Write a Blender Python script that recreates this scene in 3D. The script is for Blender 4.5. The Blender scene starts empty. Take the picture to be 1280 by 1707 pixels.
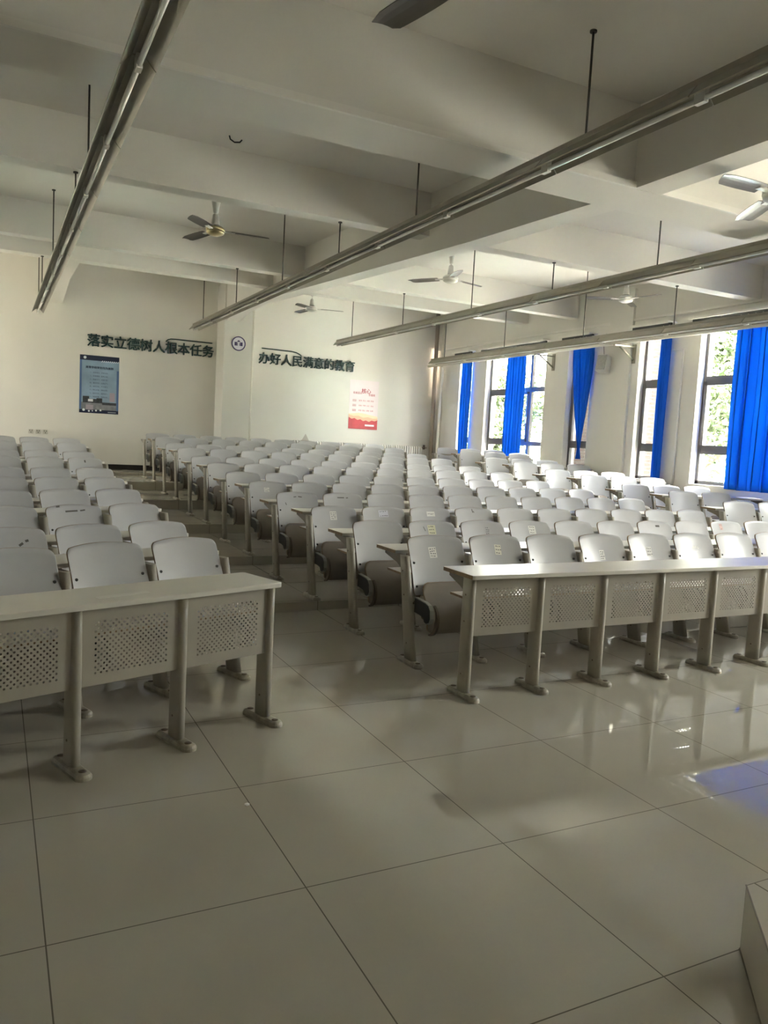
import bpy, bmesh, math, random
from mathutils import Vector, Matrix
random.seed(7)
S = bpy.context.scene
COL = S.collection
R = math.radians

# ------------------------------------------------------------------ camera
CAM_H = 1.5
yaw, pitch, roll, fpx = 0.468236, -0.0906845, 0.0527836, 1296.57
cam_d = bpy.data.cameras.new('camera')
cam = bpy.data.objects.new('camera', cam_d)
COL.objects.link(cam)
fw = Vector((math.sin(yaw)*math.cos(pitch), math.cos(yaw)*math.cos(pitch), math.sin(pitch)))
rt = Vector((math.cos(yaw), -math.sin(yaw), 0))
up = rt.cross(fw)
r2 = rt*math.cos(roll) + up*math.sin(roll)
u2 = -rt*math.sin(roll) + up*math.cos(roll)
cam.matrix_world = Matrix(((r2.x, u2.x, -fw.x, 0), (r2.y, u2.y, -fw.y, 0), (r2.z, u2.z, -fw.z, CAM_H), (0, 0, 0, 1)))
cam_d.sensor_fit = 'VERTICAL'
cam_d.sensor_height = 36.0
cam_d.sensor_width = 27.0
cam_d.lens = fpx/1707*36.0
cam_d.clip_start = 0.02
S.camera = cam

# ------------------------------------------------------------------ view, world, light
S.view_settings.view_transform = 'Standard'
S.view_settings.look = 'None'
S.view_settings.gamma = 1.0
S.view_settings.use_curve_mapping = False
S.view_settings.exposure = 3.38
S.cycles.use_adaptive_sampling = False
S.cycles.max_bounces = 12
S.cycles.diffuse_bounces = 7
S.cycles.transparent_max_bounces = 12
S.cycles.sample_clamp_indirect = 8.0
S.cycles.caustics_reflective = False
S.cycles.caustics_refractive = False

SKY_STRENGTH = 5.0
world = bpy.data.worlds.new('sky'); S.world = world
world.use_nodes = True
nt = world.node_tree
bg = nt.nodes['Background']
tc = nt.nodes.new('ShaderNodeTexCoord')
sep = nt.nodes.new('ShaderNodeSeparateXYZ')
rmp = nt.nodes.new('ShaderNodeValToRGB')
rmp.color_ramp.elements[0].position = 0.48
rmp.color_ramp.elements[0].color = (0.56, 0.53, 0.44, 1)
rmp.color_ramp.elements[1].position = 0.52
rmp.color_ramp.elements[1].color = (1.0, 0.965, 0.90, 1)
e = rmp.color_ramp.elements.new(0.85); e.color = (0.93, 0.94, 0.92, 1)
mp = nt.nodes.new('ShaderNodeMapRange')
mp.inputs['From Min'].default_value = -1
nt.links.new(tc.outputs['Generated'], sep.inputs[0])
nt.links.new(sep.outputs['Z'], mp.inputs['Value'])
nt.links.new(mp.outputs['Result'], rmp.inputs['Fac'])
nt.links.new(rmp.outputs['Color'], bg.inputs['Color'])
bg.inputs['Strength'].default_value = SKY_STRENGTH

WX, YB, XL, YF = 9.75, 16.8, -4.0, -3.0        # window wall, back wall, left wall, front wall
PORTALS = []
# window openings on the right wall (y from, y to), sill and head; an added, unseen left opening that brightens the back corner
SILL, HEAD = 1.09, 3.52
RWIN = [(15.2, 15.72), (12.53, 14.62), (11.2, 11.86), (9.37, 10.03), (6.7, 8.76), (5.35, 6.0), (0.9, 3.0)]
LWIN_ADDED = [(14.8, 15.9)]
def portal(x, y0, y1, z0, z1, facing):
    l = bpy.data.lights.new('window_daylight', 'AREA')
    l.shape = 'RECTANGLE'; l.size = z1-z0; l.size_y = y1-y0
    l.cycles.is_portal = True
    o = bpy.data.objects.new('window_daylight', l); COL.objects.link(o)
    o.location = (x, (y0+y1)/2, (z0+z1)/2)
    o.rotation_euler = (0, R(90)*facing, 0)
for a, b in RWIN: portal(WX+.32, a, b, SILL, HEAD, 1)
for a, b in LWIN_ADDED: portal(XL-.22, a, b, 1.9, HEAD, -1)

sun_d = bpy.data.lights.new('sun', 'SUN'); sun_d.energy = 55; sun_d.angle = R(.53); sun_d.color = (1.0, .95, .87)
sun = bpy.data.objects.new('sun', sun_d); COL.objects.link(sun)
sun.rotation_euler = Vector((.45, -.12, -.87)).to_track_quat('-Z', 'Y').to_euler()      # high, from behind the building

# ------------------------------------------------------------------ materials
MATS = {}
def mat(name, col, rough=.5, metal=0, spec=.5, noise=0, nscale=8, bump=0):
    if name in MATS: return MATS[name]
    m = bpy.data.materials.new(name); m.use_nodes = True
    n = m.node_tree; b = n.nodes['Principled BSDF']
    b.inputs['Base Color'].default_value = (*col, 1)
    b.inputs['Roughness'].default_value = rough
    b.inputs['Metallic'].default_value = metal
    b.inputs['Specular IOR Level'].default_value = spec
    if noise or bump:
        t = n.nodes.new('ShaderNodeTexCoord'); x = n.nodes.new('ShaderNodeTexNoise')
        x.inputs['Scale'].default_value = nscale; x.inputs['Detail'].default_value = 4
        n.links.new(t.outputs['Object'], x.inputs['Vector'])
        if noise:
            r_ = n.nodes.new('ShaderNodeValToRGB')
            r_.color_ramp.elements[0].position = .3; r_.color_ramp.elements[1].position = .7
            r_.color_ramp.elements[0].color = (*[c*(1-noise) for c in col], 1)
            r_.color_ramp.elements[1].color = (*[min(1, c*(1+noise*.5)) for c in col], 1)
            n.links.new(x.outputs['Fac'], r_.inputs['Fac']); n.links.new(r_.outputs['Color'], b.inputs['Base Color'])
        if bump:
            bp = n.nodes.new('ShaderNodeBump'); bp.inputs['Strength'].default_value = bump; bp.inputs['Distance'].default_value = .01
            n.links.new(x.outputs['Fac'], bp.inputs['Height']); n.links.new(bp.outputs['Normal'], b.inputs['Normal'])
    MATS[name] = m
    return m

def tile_mat(name, col, grout, size, ox, oy, rough, gw=.003):
    m = bpy.data.materials.new(name); m.use_nodes = True
    n = m.node_tree; b = n.nodes['Principled BSDF']; L = n.links.new
    g = n.nodes.new('ShaderNodeNewGeometry'); s = n.nodes.new('ShaderNodeSeparateXYZ'); L(g.outputs['Position'], s.inputs[0])
    def M(op, a, bb=None):
        k = n.nodes.new('ShaderNodeMath'); k.operation = op
        for i, v in enumerate((a, bb)):
            if v is None: continue
            if isinstance(v, (int, float)): k.inputs[i].default_value = v
            else: L(v, k.inputs[i])
        return k.outputs[0]
    ds = []
    for ax, off in (('X', ox), ('Y', oy)):
        d = M('DIVIDE', M('SUBTRACT', s.outputs[ax], off - 80*size), size)
        f = M('FRACT', d)
        ds.append(M('MINIMUM', f, M('SUBTRACT', 1.0, f)))
    dmin = M('MINIMUM', ds[0], ds[1])
    line = M('LESS_THAN', dmin, gw/size)
    no = n.nodes.new('ShaderNodeTexNoise'); no.inputs['Scale'].default_value = 1.3; no.inputs['Detail'].default_value = 5
    L(g.outputs['Position'], no.inputs['Vector'])
    r_ = n.nodes.new('ShaderNodeValToRGB'); r_.color_ramp.elements[0].position = .3; r_.color_ramp.elements[1].position = .7
    r_.color_ramp.elements[0].color = (*[c*.95 for c in col], 1); r_.color_ramp.elements[1].color = (*[c*1.04 for c in col], 1)
    L(no.outputs['Fac'], r_.inputs['Fac'])
    mx = n.nodes.new('ShaderNodeMix'); mx.data_type = 'RGBA'
    L(line, mx.inputs['Factor']); L(r_.outputs['Color'], mx.inputs[6]); mx.inputs[7].default_value = (*grout, 1)
    L(mx.outputs[2], b.inputs['Base Color'])
    no2 = n.nodes.new('ShaderNodeTexNoise'); no2.inputs['Scale'].default_value = 2.5; no2.inputs['Detail'].default_value = 6
    L(g.outputs['Position'], no2.inputs['Vector'])
    mr = n.nodes.new('ShaderNodeMapRange'); mr.inputs['To Min'].default_value = rough*.6; mr.inputs['To Max'].default_value = rough*1.5
    L(no2.outputs['Fac'], mr.inputs['Value']); L(mr.outputs['Result'], b.inputs['Roughness'])
    MATS[name] = m
    return m

WALL = mat('wall_paint', (.68, .66, .615), .75, noise=.035, nscale=1.2)
CEIL = mat('ceiling_paint', (.70, .68, .64), .85, noise=.05, nscale=.8)
TILE = tile_mat('polished_tile', (.46, .43, .365), (.16, .145, .12), .8, .145, 2.30, .009, .0022)
TIER = tile_mat('step_tile', (.46, .43, .37), (.2, .18, .15), .8, .145, 6.28, .16)
PODM = tile_mat('podium_tile', (.52, .48, .41), (.2, .18, .15), .8, 2.9, .7, .15)
LAM = mat('pale_laminate', (.48, .477, .485), .30, spec=.5, noise=.05, nscale=5)
LAMB = mat('bluish_laminate', (.50, .52, .60), .33, spec=.5, noise=.05, nscale=5)
LAMT = mat('desktop_laminate', (.66, .63, .57), .28, spec=.55, noise=.05, nscale=5)
PLY = mat('plywood_edge', (.30, .20, .11), .6, noise=.2, nscale=30)
PLYD = mat('stained_plywood', (.22, .19, .16), .5, noise=.12, nscale=6)
PAINT = mat('beige_metal_paint', (.37, .34, .285), .42, noise=.05, nscale=10)
FOOT = mat('worn_foot_paint', (.34, .31, .25), .35, noise=.35, nscale=25)
BLK = mat('black_plastic', (.012, .012, .012), .4)
GRYP = mat('grey_plastic', (.27, .27, .24), .45)
BRN = mat('brown_metal', (.12, .09, .065), .5)
BOLT = mat('dark_bolt', (.02, .018, .015), .4)
TROF = mat('reflector_metal', (.27, .25, .20), .38, metal=.4, noise=.1, nscale=4)
TROD = mat('trough_spine', (.26, .24, .20), .5, metal=.3)
TUBE = mat('frosted_tube', (.80, .81, .78), .18)
ROD = mat('dark_rod', (.04, .035, .03), .5)
FANW = mat('fan_enamel', (.62, .60, .57), .3)
FANG = mat('brassy_rim', (.45, .38, .22), .3, metal=.7)
FANB = mat('fan_blade_metal', (.26, .245, .23), .33, metal=.75)
ALU = mat('dark_window_frame', (.12, .112, .11), .45)
PVC = mat('white_pvc', (.72, .70, .66), .45)
PIPE = mat('painted_pipe', (.60, .57, .51), .4)
PIPEB = mat('brownish_pipe', (.33, .28, .23), .5)
BASEB = mat('black_baseboard', (.012, .009, .008), .45)
GREEN = mat('slogan_green', (.006, .035, .035), .45)
PAPER = mat('paper_note_stock', (.78, .77, .73), .8)
INK = mat('pen_ink', (.05, .05, .07), .7)
INKS = mat('scuff_mark', (.12, .11, .10), .7)
SPK = mat('speaker_shell', (.62, .62, .60), .5)

def glass_mat():
    m = bpy.data.materials.new('window_glass'); m.use_nodes = True
    n = m.node_tree; n.nodes.clear(); L = n.links.new
    o = n.nodes.new('ShaderNodeOutputMaterial'); t = n.nodes.new('ShaderNodeBsdfTransparent'); g = n.nodes.new('ShaderNodeBsdfGlossy')
    t.inputs['Color'].default_value = (.96, .98, .97, 1); g.inputs['Roughness'].default_value = .02
    x = n.nodes.new('ShaderNodeMixShader'); f = n.nodes.new('ShaderNodeLayerWeight'); p = n.nodes.new('ShaderNodeMath'); p.operation = 'POWER'; p.inputs[1].default_value = 4
    L(f.outputs['Facing'], p.inputs[0]); q = n.nodes.new('ShaderNodeMath'); q.operation = 'MULTIPLY_ADD'; q.inputs[1].default_value = .3; q.inputs[2].default_value = .02
    L(p.outputs[0], q.inputs[0]); L(q.outputs[0], x.inputs[0]); L(t.outputs[0], x.inputs[1]); L(g.outputs[0], x.inputs[2]); L(x.outputs[0], o.inputs[0])
    return m
GLASS = glass_mat()
def cloth_mat():
    m = bpy.data.materials.new('blue_curtain_cloth'); m.use_nodes = True
    n = m.node_tree; n.nodes.clear(); L = n.links.new
    o = n.nodes.new('ShaderNodeOutputMaterial'); d = n.nodes.new('ShaderNodeBsdfDiffuse'); t = n.nodes.new('ShaderNodeBsdfTranslucent')
    d.inputs['Color'].default_value = (.02, .12, .60, 1); t.inputs['Color'].default_value = (.02, .36, .86, 1)
    x = n.nodes.new('ShaderNodeMixShader'); x.inputs[0].default_value = .22
    L(d.outputs[0], x.inputs[1]); L(t.outputs[0], x.inputs[2]); L(x.outputs[0], o.inputs[0])
    return m
CLOTH = cloth_mat()
def brick_mat():
    m = bpy.data.materials.new('red_brick'); m.use_nodes = True
    n = m.node_tree; b = n.nodes['Principled BSDF']; L = n.links.new
    g = n.nodes.new('ShaderNodeNewGeometry'); s = n.nodes.new('ShaderNodeSeparateXYZ'); c = n.nodes.new('ShaderNodeCombineXYZ')
    a = n.nodes.new('ShaderNodeMath'); a.operation = 'ADD'
    L(g.outputs['Position'], s.inputs[0]); L(s.outputs['X'], a.inputs[0]); L(s.outputs['Y'], a.inputs[1])
    L(a.outputs[0], c.inputs[0]); L(s.outputs['Z'], c.inputs[1])
    k = n.nodes.new('ShaderNodeTexBrick')
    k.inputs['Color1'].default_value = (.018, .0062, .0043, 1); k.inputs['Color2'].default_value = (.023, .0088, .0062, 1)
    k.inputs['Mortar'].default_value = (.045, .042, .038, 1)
    k.inputs['Scale'].default_value = 1; k.inputs['Brick Width'].default_value = .24; k.inputs['Row Height'].default_value = .068; k.inputs['Mortar Size'].default_value = .006
    L(c.outputs[0], k.inputs['Vector']); L(k.outputs['Color'], b.inputs['Base Color']); b.inputs['Roughness'].default_value = .85
    return m
BRICK = brick_mat()

# ------------------------------------------------------------------ mesh helpers
def box(bm, lo, hi, mi=0):
    x0, y0, z0 = lo; x1, y1, z1 = hi
    v = [bm.verts.new(p) for p in ((x0,y0,z0),(x1,y0,z0),(x1,y1,z0),(x0,y1,z0),(x0,y0,z1),(x1,y0,z1),(x1,y1,z1),(x0,y1,z1))]
    for q in ((3,2,1,0),(4,5,6,7),(0,1,5,4),(1,2,6,5),(2,3,7,6),(3,0,4,7)):
        bm.faces.new([v[i] for i in q]).material_index = mi
    return v
def prism(bm, pts, a, b, axis='z', mi=0, mi_side=None):
    """closed prism over polygon pts; axis z: pts=(x,y); axis x: pts=(y,z); axis y: pts=(x,z)"""
    def P(p, t):
        return {'z': (p[0], p[1], t), 'x': (t, p[0], p[1]), 'y': (p[0], t, p[1])}[axis]
    A = [bm.verts.new(P(p, a)) for p in pts]; B = [bm.verts.new(P(p, b)) for p in pts]
    n = len(pts)
    f1 = bm.faces.new(A[::-1]); f2 = bm.faces.new(B)
    f1.material_index = f2.material_index = mi
    for i in range(n):
        bm.faces.new((A[i], A[(i+1) % n], B[(i+1) % n], B[i])).material_index = mi if mi_side is None else mi_side
def tube(bm, path, r, seg=10, mi=0, cap=True):
    path = [Vector(p) for p in path]; rings = []
    for i, p in enumerate(path):
        t = (path[min(i+1, len(path)-1)] - path[max(i-1, 0)]).normalized()
        h = Vector((0, 0, 1)) if abs(t.z) < .9 else Vector((1, 0, 0))
        a = t.cross(h).normalized(); b = t.cross(a).normalized()
        rr = r[i] if isinstance(r, (list, tuple)) else r
        rings.append([bm.verts.new(p + a*rr*math.cos(2*math.pi*k/seg) + b*rr*math.sin(2*math.pi*k/seg)) for k in range(seg)])
    for i in range(len(rings)-1):
        for k in range(seg):
            f = bm.faces.new((rings[i][k], rings[i][(k+1) % seg], rings[i+1][(k+1) % seg], rings[i+1][k])); f.material_index = mi; f.smooth = True
    if cap:
        bm.faces.new(rings[0]).material_index = mi; bm.faces.new(rings[-1][::-1]).material_index = mi
def lathe(bm, prof, c=(0, 0, 0), seg=20, mi=0):
    rings = []
    for r_, z in prof:
        rings.append([bm.verts.new((c[0]+r_*math.cos(2*math.pi*k/seg), c[1]+r_*math.sin(2*math.pi*k/seg), c[2]+z)) for k in range(seg)])
    for i in range(len(rings)-1):
        for k in range(seg):
            f = bm.faces.new((rings[i][k], rings[i][(k+1) % seg], rings[i+1][(k+1) % seg], rings[i+1][k])); f.material_index = mi; f.smooth = True
    bm.faces.new(rings[0]).material_index = mi; bm.faces.new(rings[-1][::-1]).material_index = mi
def mesh(name, bm, mats, bevel=0):
    bmesh.ops.recalc_face_normals(bm, faces=bm.faces)
    me = bpy.data.meshes.new(name); bm.to_mesh(me); bm.free()
    for m in (mats if isinstance(mats, (list, tuple)) else [mats]): me.materials.append(m)
    return me
def link(name, me, parent=None, loc=(0, 0, 0), rz=0, bevel=0):
    o = bpy.data.objects.new(name, me); COL.objects.link(o)
    o.location = loc; o.rotation_euler = (0, 0, rz)
    if parent: o.parent = parent
    if bevel:
        b = o.modifiers.new('bevel', 'BEVEL'); b.width = bevel; b.segments = 2; b.limit_method = 'ANGLE'
    return o
def obj(name, bm, mats, parent=None, loc=(0, 0, 0), rz=0, bevel=0):
    return link(name, mesh(name, bm, mats), parent, loc, rz, bevel)
def tag(o, label, cat, group=None, kind=None):
    o['label'] = label; o['category'] = cat
    if group: o['group'] = group
    if kind: o['kind'] = kind
    return o
def thing(name, label, cat, loc=(0, 0, 0), rz=0, group=None):
    o = bpy.data.objects.new(name, None); COL.objects.link(o)
    o.empty_display_size = .1; o.location = loc; o.rotation_euler = (0, 0, rz)
    return tag(o, label, cat, group)
def struct(name, bm, mats, label=None, bevel=0):
    o = obj(name, bm, mats, bevel=bevel); o['kind'] = 'structure'
    if label: o['label'] = label; o['category'] = name.split('_')[0]
    return o
ORD = ['first', 'second', 'third', 'fourth', 'fifth', 'sixth', 'seventh', 'eighth', 'ninth', 'tenth', 'eleventh', 'twelfth', 'thirteenth']

# ------------------------------------------------------------------ room shell
def slab_z(y): return 4.10 + .047*(y-4.6)
bm = bmesh.new(); box(bm, (XL, YF, -.2), (WX, YB, 0)); struct('floor', bm, TILE, 'glossy beige floor of large square tiles')

# stepped platforms: the middle and left seats stand on one set, the window seats on another
TZ = [0, .078, .173, .295, .435, .575]
EDGE = [6.22 + 1.93*j for j in range(5)]
XS = 7.80
for j in range(5):
    y = EDGE[j]; bm = bmesh.new()
    prism(bm, [(1.7, y), (XS, y), (XS, 15.75), (XL, 15.75), (XL, y - (1.7-XL)*.364)], 0 if j == 0 else TZ[j]-.002, TZ[j+1], 'z')
    o = struct('floor_step' if j == 0 else 'floor_step.%03d' % j, bm, TIER)
    tag(o, 'broad tiled step under %s of the middle and left seats' % ['the fourth and third rows', 'the fifth and sixth rows', 'the seventh and eighth rows', 'rows nine and ten', 'the last rows'][j], 'step', kind='structure')
RTZ = [.135, .225, .335, .455, .585]
RTH = R(-13)
RY = [6.74 + .885*i for i in range(9)]
redge = [RY[0]-.885-.36, RY[1]-.36, RY[3]-.36, RY[5]-.36, RY[7]-.36]
for j in range(5):
    y = redge[j]; bm = bmesh.new()
    prism(bm, [(XS+.002, y), (WX, y+(WX-XS)*math.tan(RTH)), (WX, 15.75), (XS+.002, 15.75)], 0 if j == 0 else RTZ[j-1]-.001, RTZ[j], 'z')
    o = struct('floor_step.%03d' % (j+5), bm, TIER)
    tag(o, 'tiled step below the windows, %s from the front' % ORD[j], 'step', kind='structure')
bm = bmesh.new(); box(bm, (XL, 15.752, 0), (WX, YB, .63))
o = struct('floor_step.010', bm, TIER); tag(o, 'topmost tiled step along the back wall', 'step', kind='structure')

# ceiling: a roof slab that climbs towards the back, carried by beams
bm = bmesh.new()
prism(bm, [(YF-.3, slab_z(YF-.3)), (YB+.3, slab_z(YB+.3)), (YB+.3, slab_z(YB+.3)+.2), (YF-.3, slab_z(YF-.3)+.2)], XL-.3, WX+.35, 'x')
struct('ceiling', bm, CEIL, 'pale concrete roof slab rising gently to the back')
def cross_beam(n, y0, y1, zb, label):
    bm = bmesh.new()
    prism(bm, [(y0, zb), (y1, zb), (y1, slab_z(y1)+.02), (y0, slab_z(y0)+.02)], XL, WX, 'x')
    o = struct('ceiling_beam' + ('.%03d' % n if n else ''), bm, CEIL); tag(o, label, 'beam', kind='structure')
cross_beam(0, 4.62, 5.09, 3.49, 'deep ceiling beam nearest the camera, with a cable trunking along its edge')
cross_beam(1, 7.75, 7.96, 3.785, 'slim ceiling beam behind the deepest beam')
cross_beam(2, 11.68, 11.88, 3.972, 'slim ceiling beam just beyond the three fans')
cross_beam(3, 13.2, 13.45, 4.04, 'last ceiling beam in front of the back wall')
cross_beam(4, -1.2, -.75, 3.49, 'deep ceiling beam behind the camera')
bm = bmesh.new()
zt = slab_z
prism(bm, [(YF, 3.49), (4.61, 3.49), (4.64, 3.6), (5.07, 3.6), (5.09, 3.492), (6.9, 3.555), (14.4, 3.94), (15.4, 3.92), (16.3, 3.80), (YB, 3.72), (YB, zt(YB)+.02), (YF, zt(YF)+.02)], 4.3, 4.56, 'x')
o = struct('ceiling_beam.005', bm, CEIL); tag(o, 'long ceiling beam running from front to back beside the pilaster', 'beam', kind='structure')
bm = bmesh.new()
prism(bm, [(13.45, 4.04), (15.2, 4.06), (YB, 3.86), (YB, zt(YB)+.02), (13.45, zt(13.45)+.02)], .98, 1.2, 'x')
o = struct('ceiling_beam.006', bm, CEIL); tag(o, 'short ceiling beam at the left meeting the back wall', 'beam', kind='structure')

bm = bmesh.new(); box(bm, (XL-.2, YB, -.2), (WX+.3, YB+.3, 5.2)); struct('wall_back', bm, WALL, 'cream back wall carrying slogans and posters')
bm = bmesh.new(); box(bm, (XL-.2, YF-.3, -.2), (WX+.3, YF, 4.4)); struct('wall_front', bm, WALL, 'plain wall behind the camera')
bm = bmesh.new(); box(bm, (4.27, 16.2, .62), (4.86, YB, 4.6)); struct('trim_1', bm, WALL, 'square wall pilaster bearing the round badge')
def window_wall(name, x0, x1, wins, sill, label):
    bm = bmesh.new(); y = YF
    for a, b in sorted(wins):
        box(bm, (x0, y, -.2), (x1, a, 5.2))
        box(bm, (x0, a, -.2), (x1, b, sill)); box(bm, (x0, a, HEAD), (x1, b, 5.2)); y = b
    box(bm, (x0, y, -.2), (x1, YB, 5.2))
    struct(name, bm, WALL, label)
window_wall('wall_right', WX, WX+.3, RWIN, SILL, 'window wall with tall openings and blue curtains')
window_wall('wall_left', XL-.2, XL, LWIN_ADDED, 1.9, 'plain left side wall')
bm = bmesh.new(); box(bm, (WX-.05, 10.2, 0), (WX, 10.75, 4.3)); struct('trim_2', bm, WALL, 'shallow pilaster on the window wall behind the speaker')
bm = bmesh.new(); box(bm, (XL, YB-.02, .63), (4.27, YB, .735)); struct('baseboard_back', bm, BASEB, 'black baseboard along the back wall')
bm = bmesh.new(); box(bm, (WX-.035, YF, 3.755), (WX, YB, 3.79)); struct('trim_3', bm, PVC, 'thin white trunking above the windows')
bm = bmesh.new()
for a, b in ((XL, 4.3), (4.56, WX)): box(bm, (a, 4.595, 3.49), (b, 4.62, 3.535))
struct('trim_4', bm, PVC, 'white cable trunking along the nearest ceiling beam')

# podium corner at the lower right
bm = bmesh.new()
prism(bm, [(9.7, 1.5), (2.065, 1.5), (1.1, .43), (1.1, -2.6), (9.7, -2.6)], 0, .208, 'z')
o = obj('podium', bm, PODM); tag(o, 'low tiled podium with a cut corner at lower right', 'podium', kind='structure')
bm = bmesh.new(); tube(bm, [(2.065, 1.5, .208), (1.1, .43, .208)], .0028, 6); tube(bm, [(2.065, 1.5, .003), (1.1, .43, .003)], .003, 6)
obj('edge_joint', bm, BRN, o)

# ------------------------------------------------------------------ windows
def window(n, x, a, b, sill, side, mull, label):
    """side=+1: frame set in the right wall; mull: y of uprights"""
    xf0, xf1 = (x+.13, x+.19) if side > 0 else (x-.19, x-.13)
    xm = (xf0+xf1)/2
    bm = bmesh.new(); w = .055
    box(bm, (xf0, a, sill), (xf1, a+w, HEAD)); box(bm, (xf0, b-w, sill), (xf1, b, HEAD))
    box(bm, (xf0, a, sill), (xf1, b, sill+w)); box(bm, (xf0, a, HEAD-w), (xf1, b, HEAD))
    for y in mull: box(bm, (xf0, y-.035, sill), (xf1, y+.035, HEAD))
    o = struct('window_%d' % n, bm, ALU); tag(o, label, 'window', kind='structure')
    ys = [a] + list(mull) + [b]
    bm = bmesh.new()
    for i in range(len(ys)-1):
        box(bm, (xf0+.004, ys[i]+.02, 2.665), (xf1-.004, ys[i+1]-.02, 2.76))
    box(bm, (xf0+.004, a+.02, 1.56), (xf1-.004, b-.02, 1.65))
    obj('transom', bm, ALU, o)
    # opening sash in the bay farthest from the camera
    sa, sb = ys[-2], ys[-1]
    bm = bmesh.new(); s = .05; z0, z1 = 1.645, 2.67; q0, q1 = xf0-.02*side, xf1-.03*side
    q0, q1 = min(q0, q1), max(q0, q1)
    sa += .035; sb -= .05
    box(bm, (q0, sa, z0), (q1, sa+s, z1)); box(bm, (q0, sb-s, z0), (q1, sb, z1)); box(bm, (q0, sa, z0), (q1, sb, z0+s)); box(bm, (q0, sa, z1-s), (q1, sb, z1))
    sash = obj('sash', bm, ALU, o)
    bm = bmesh.new()
    hx = q0 if side > 0 else q1
    box(bm, (hx-.03*side if side > 0 else hx, sa+.012, 2.02), (hx if side > 0 else hx-.03*side, sa+.04, 2.16)); obj('sash_handle', bm, PVC, sash)
    bm = bmesh.new(); box(bm, (xm-.003, a+.02, sill+.02), (xm+.003, b-.02, HEAD-.02)); obj('pane', bm, GLASS, o)
    if side > 0:
        bm = bmesh.new(); box(bm, (x-.03, a-.03, sill-.03), (x+.13, b+.03, sill+.002)); obj('window_sill', bm, PVC, o)
wl = ['narrow window in the far corner with a blue curtain', 'wide window with a bunched blue curtain across its middle', 'narrow window whose blue curtain is tied into a knot',
      'narrow window looking out on red brick', 'wide window at the right edge, half covered by a blue curtain', 'narrow window beside the front seats', 'wide window beside the podium']
wm = [[], [13.15], [], [], [8.10], [], [1.95]]
for i, (a, b) in enumerate(RWIN): window(i+1, WX, a, b, SILL, 1, wm[i], wl[i])
for i, (a, b) in enumerate(LWIN_ADDED): window(i+8, XL, a, b, 1.9, -1, [(a+b)/2], 'added unseen window in the left wall, brightening the back corner')

# curtain rails and curtains
def curtain(name_loc, y0, y1, ztop, zbot, label, x=WX-.10, knot=None, amp=.035, wave=.12):
    n = max(24, int((y1-y0)/wave*12)); rows = 22
    bm = bmesh.new(); V = []
    for r_ in range(rows+1):
        t = r_/rows; z = ztop + (zbot-ztop)*t; row = []
        f = 1.0; c = (y0+y1)/2; cc = c
        if knot:
            ky, kt = knot
            f = 1 - .9*max(0, min(1, (t-.12)/(kt-.12)))**1.3 if t < kt else .1 + .14*(t-kt)/(1-kt)
            cc = c + (ky-c)*min(1, t/kt)
        for k in range(n+1):
            u = k/n; ph = 2*math.pi*(y1-y0)/wave*u
            y = cc + (y0 + (y1-y0)*u + .16*wave*math.sin(2*ph+.8) - c)*f
            a_ = amp*(.6+.4*math.sin(1.7*ph*.31+1.3))*(1 - .5*(1-f))
            xx = x + a_*math.sin(ph + .35*math.sin(ph*.23) + .3*t) + .01*math.sin(5*t+u*9)
            row.append(bm.verts.new((xx, y, z)))
        V.append(row)
    for r_ in range(rows):
        for k in range(n):
            bm.faces.new((V[r_][k], V[r_][k+1], V[r_+1][k+1], V[r_+1][k])).smooth = True
    me = mesh('curtain', bm, CLOTH); o = link('curtain', me)
    s = o.modifiers.new('thick', 'SOLIDIFY'); s.thickness = .0015
    tag(o, label, 'curtain', 'blue window curtains')
    bm = bmesh.new()
    for k in range(max(2, int((y1-y0)/.11))):
        y = y0 + .03 + k*(y1-y0-.06)/max(1, int((y1-y0)/.11)-1)
        tube(bm, [(x, y-.006, ztop+.035), (x, y+.006, ztop+.035)], .028, 10)
    obj('curtain_ring', bm, PVC, o)['kind'] = 'stuff'
    return o
curtain(0, 15.10, 15.48, 3.53, 1.12, 'narrow blue curtain on the window in the far corner')
curtain(1, 13.08, 13.72, 3.53, 1.10, 'bunched dark blue curtain in the middle of the far wide window', wave=.10)
curtain(2, 11.08, 11.62, 3.53, 1.36, 'blue curtain tied into a knot near its hem', knot=(11.28, .90), wave=.09)
curtain(3, 9.28, 9.46, 3.53, 1.10, 'slim dark blue curtain beside the brick view', wave=.07)
curtain(4, 6.6, 8.00, 3.53, 1.06, 'broad bright blue curtain at the right edge', wave=.20, amp=.075)
curtain(5, 5.3, 5.7, 3.53, 1.10, 'blue curtain on the narrow window beside the front seats', wave=.09)
curtain(6, .85, 1.25, 3.53, 1.06, 'blue curtain on the wide window beside the podium', wave=.16)
rl = ['in the far corner', 'over the far wide window', 'over the knotted curtain', 'over the brick view', 'over the broad curtain at the right edge', 'beside the front seats', 'beside the podium']
for i, (a, b) in enumerate(RWIN):
    t = thing('curtain_rail', 'white curtain rail box ' + rl[i], 'curtain rail', (WX, (a+b)/2, 3.6), group='curtain rails')
    bm = bmesh.new(); h = (b-a)/2+.10
    box(bm, (-.20, -h, .022), (-.001, h, .045)); box(bm, (-.20, -h, .004), (-.19, h, .022)); obj('rail_cover', bm, PVC, t)
    bm = bmesh.new(); box(bm, (-.12, -h+.01, -.03), (-.08, h-.01, .0215)); obj('rail', bm, BLK, t)  # rail coloured black to stand in for the shaded gap under the cover

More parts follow.
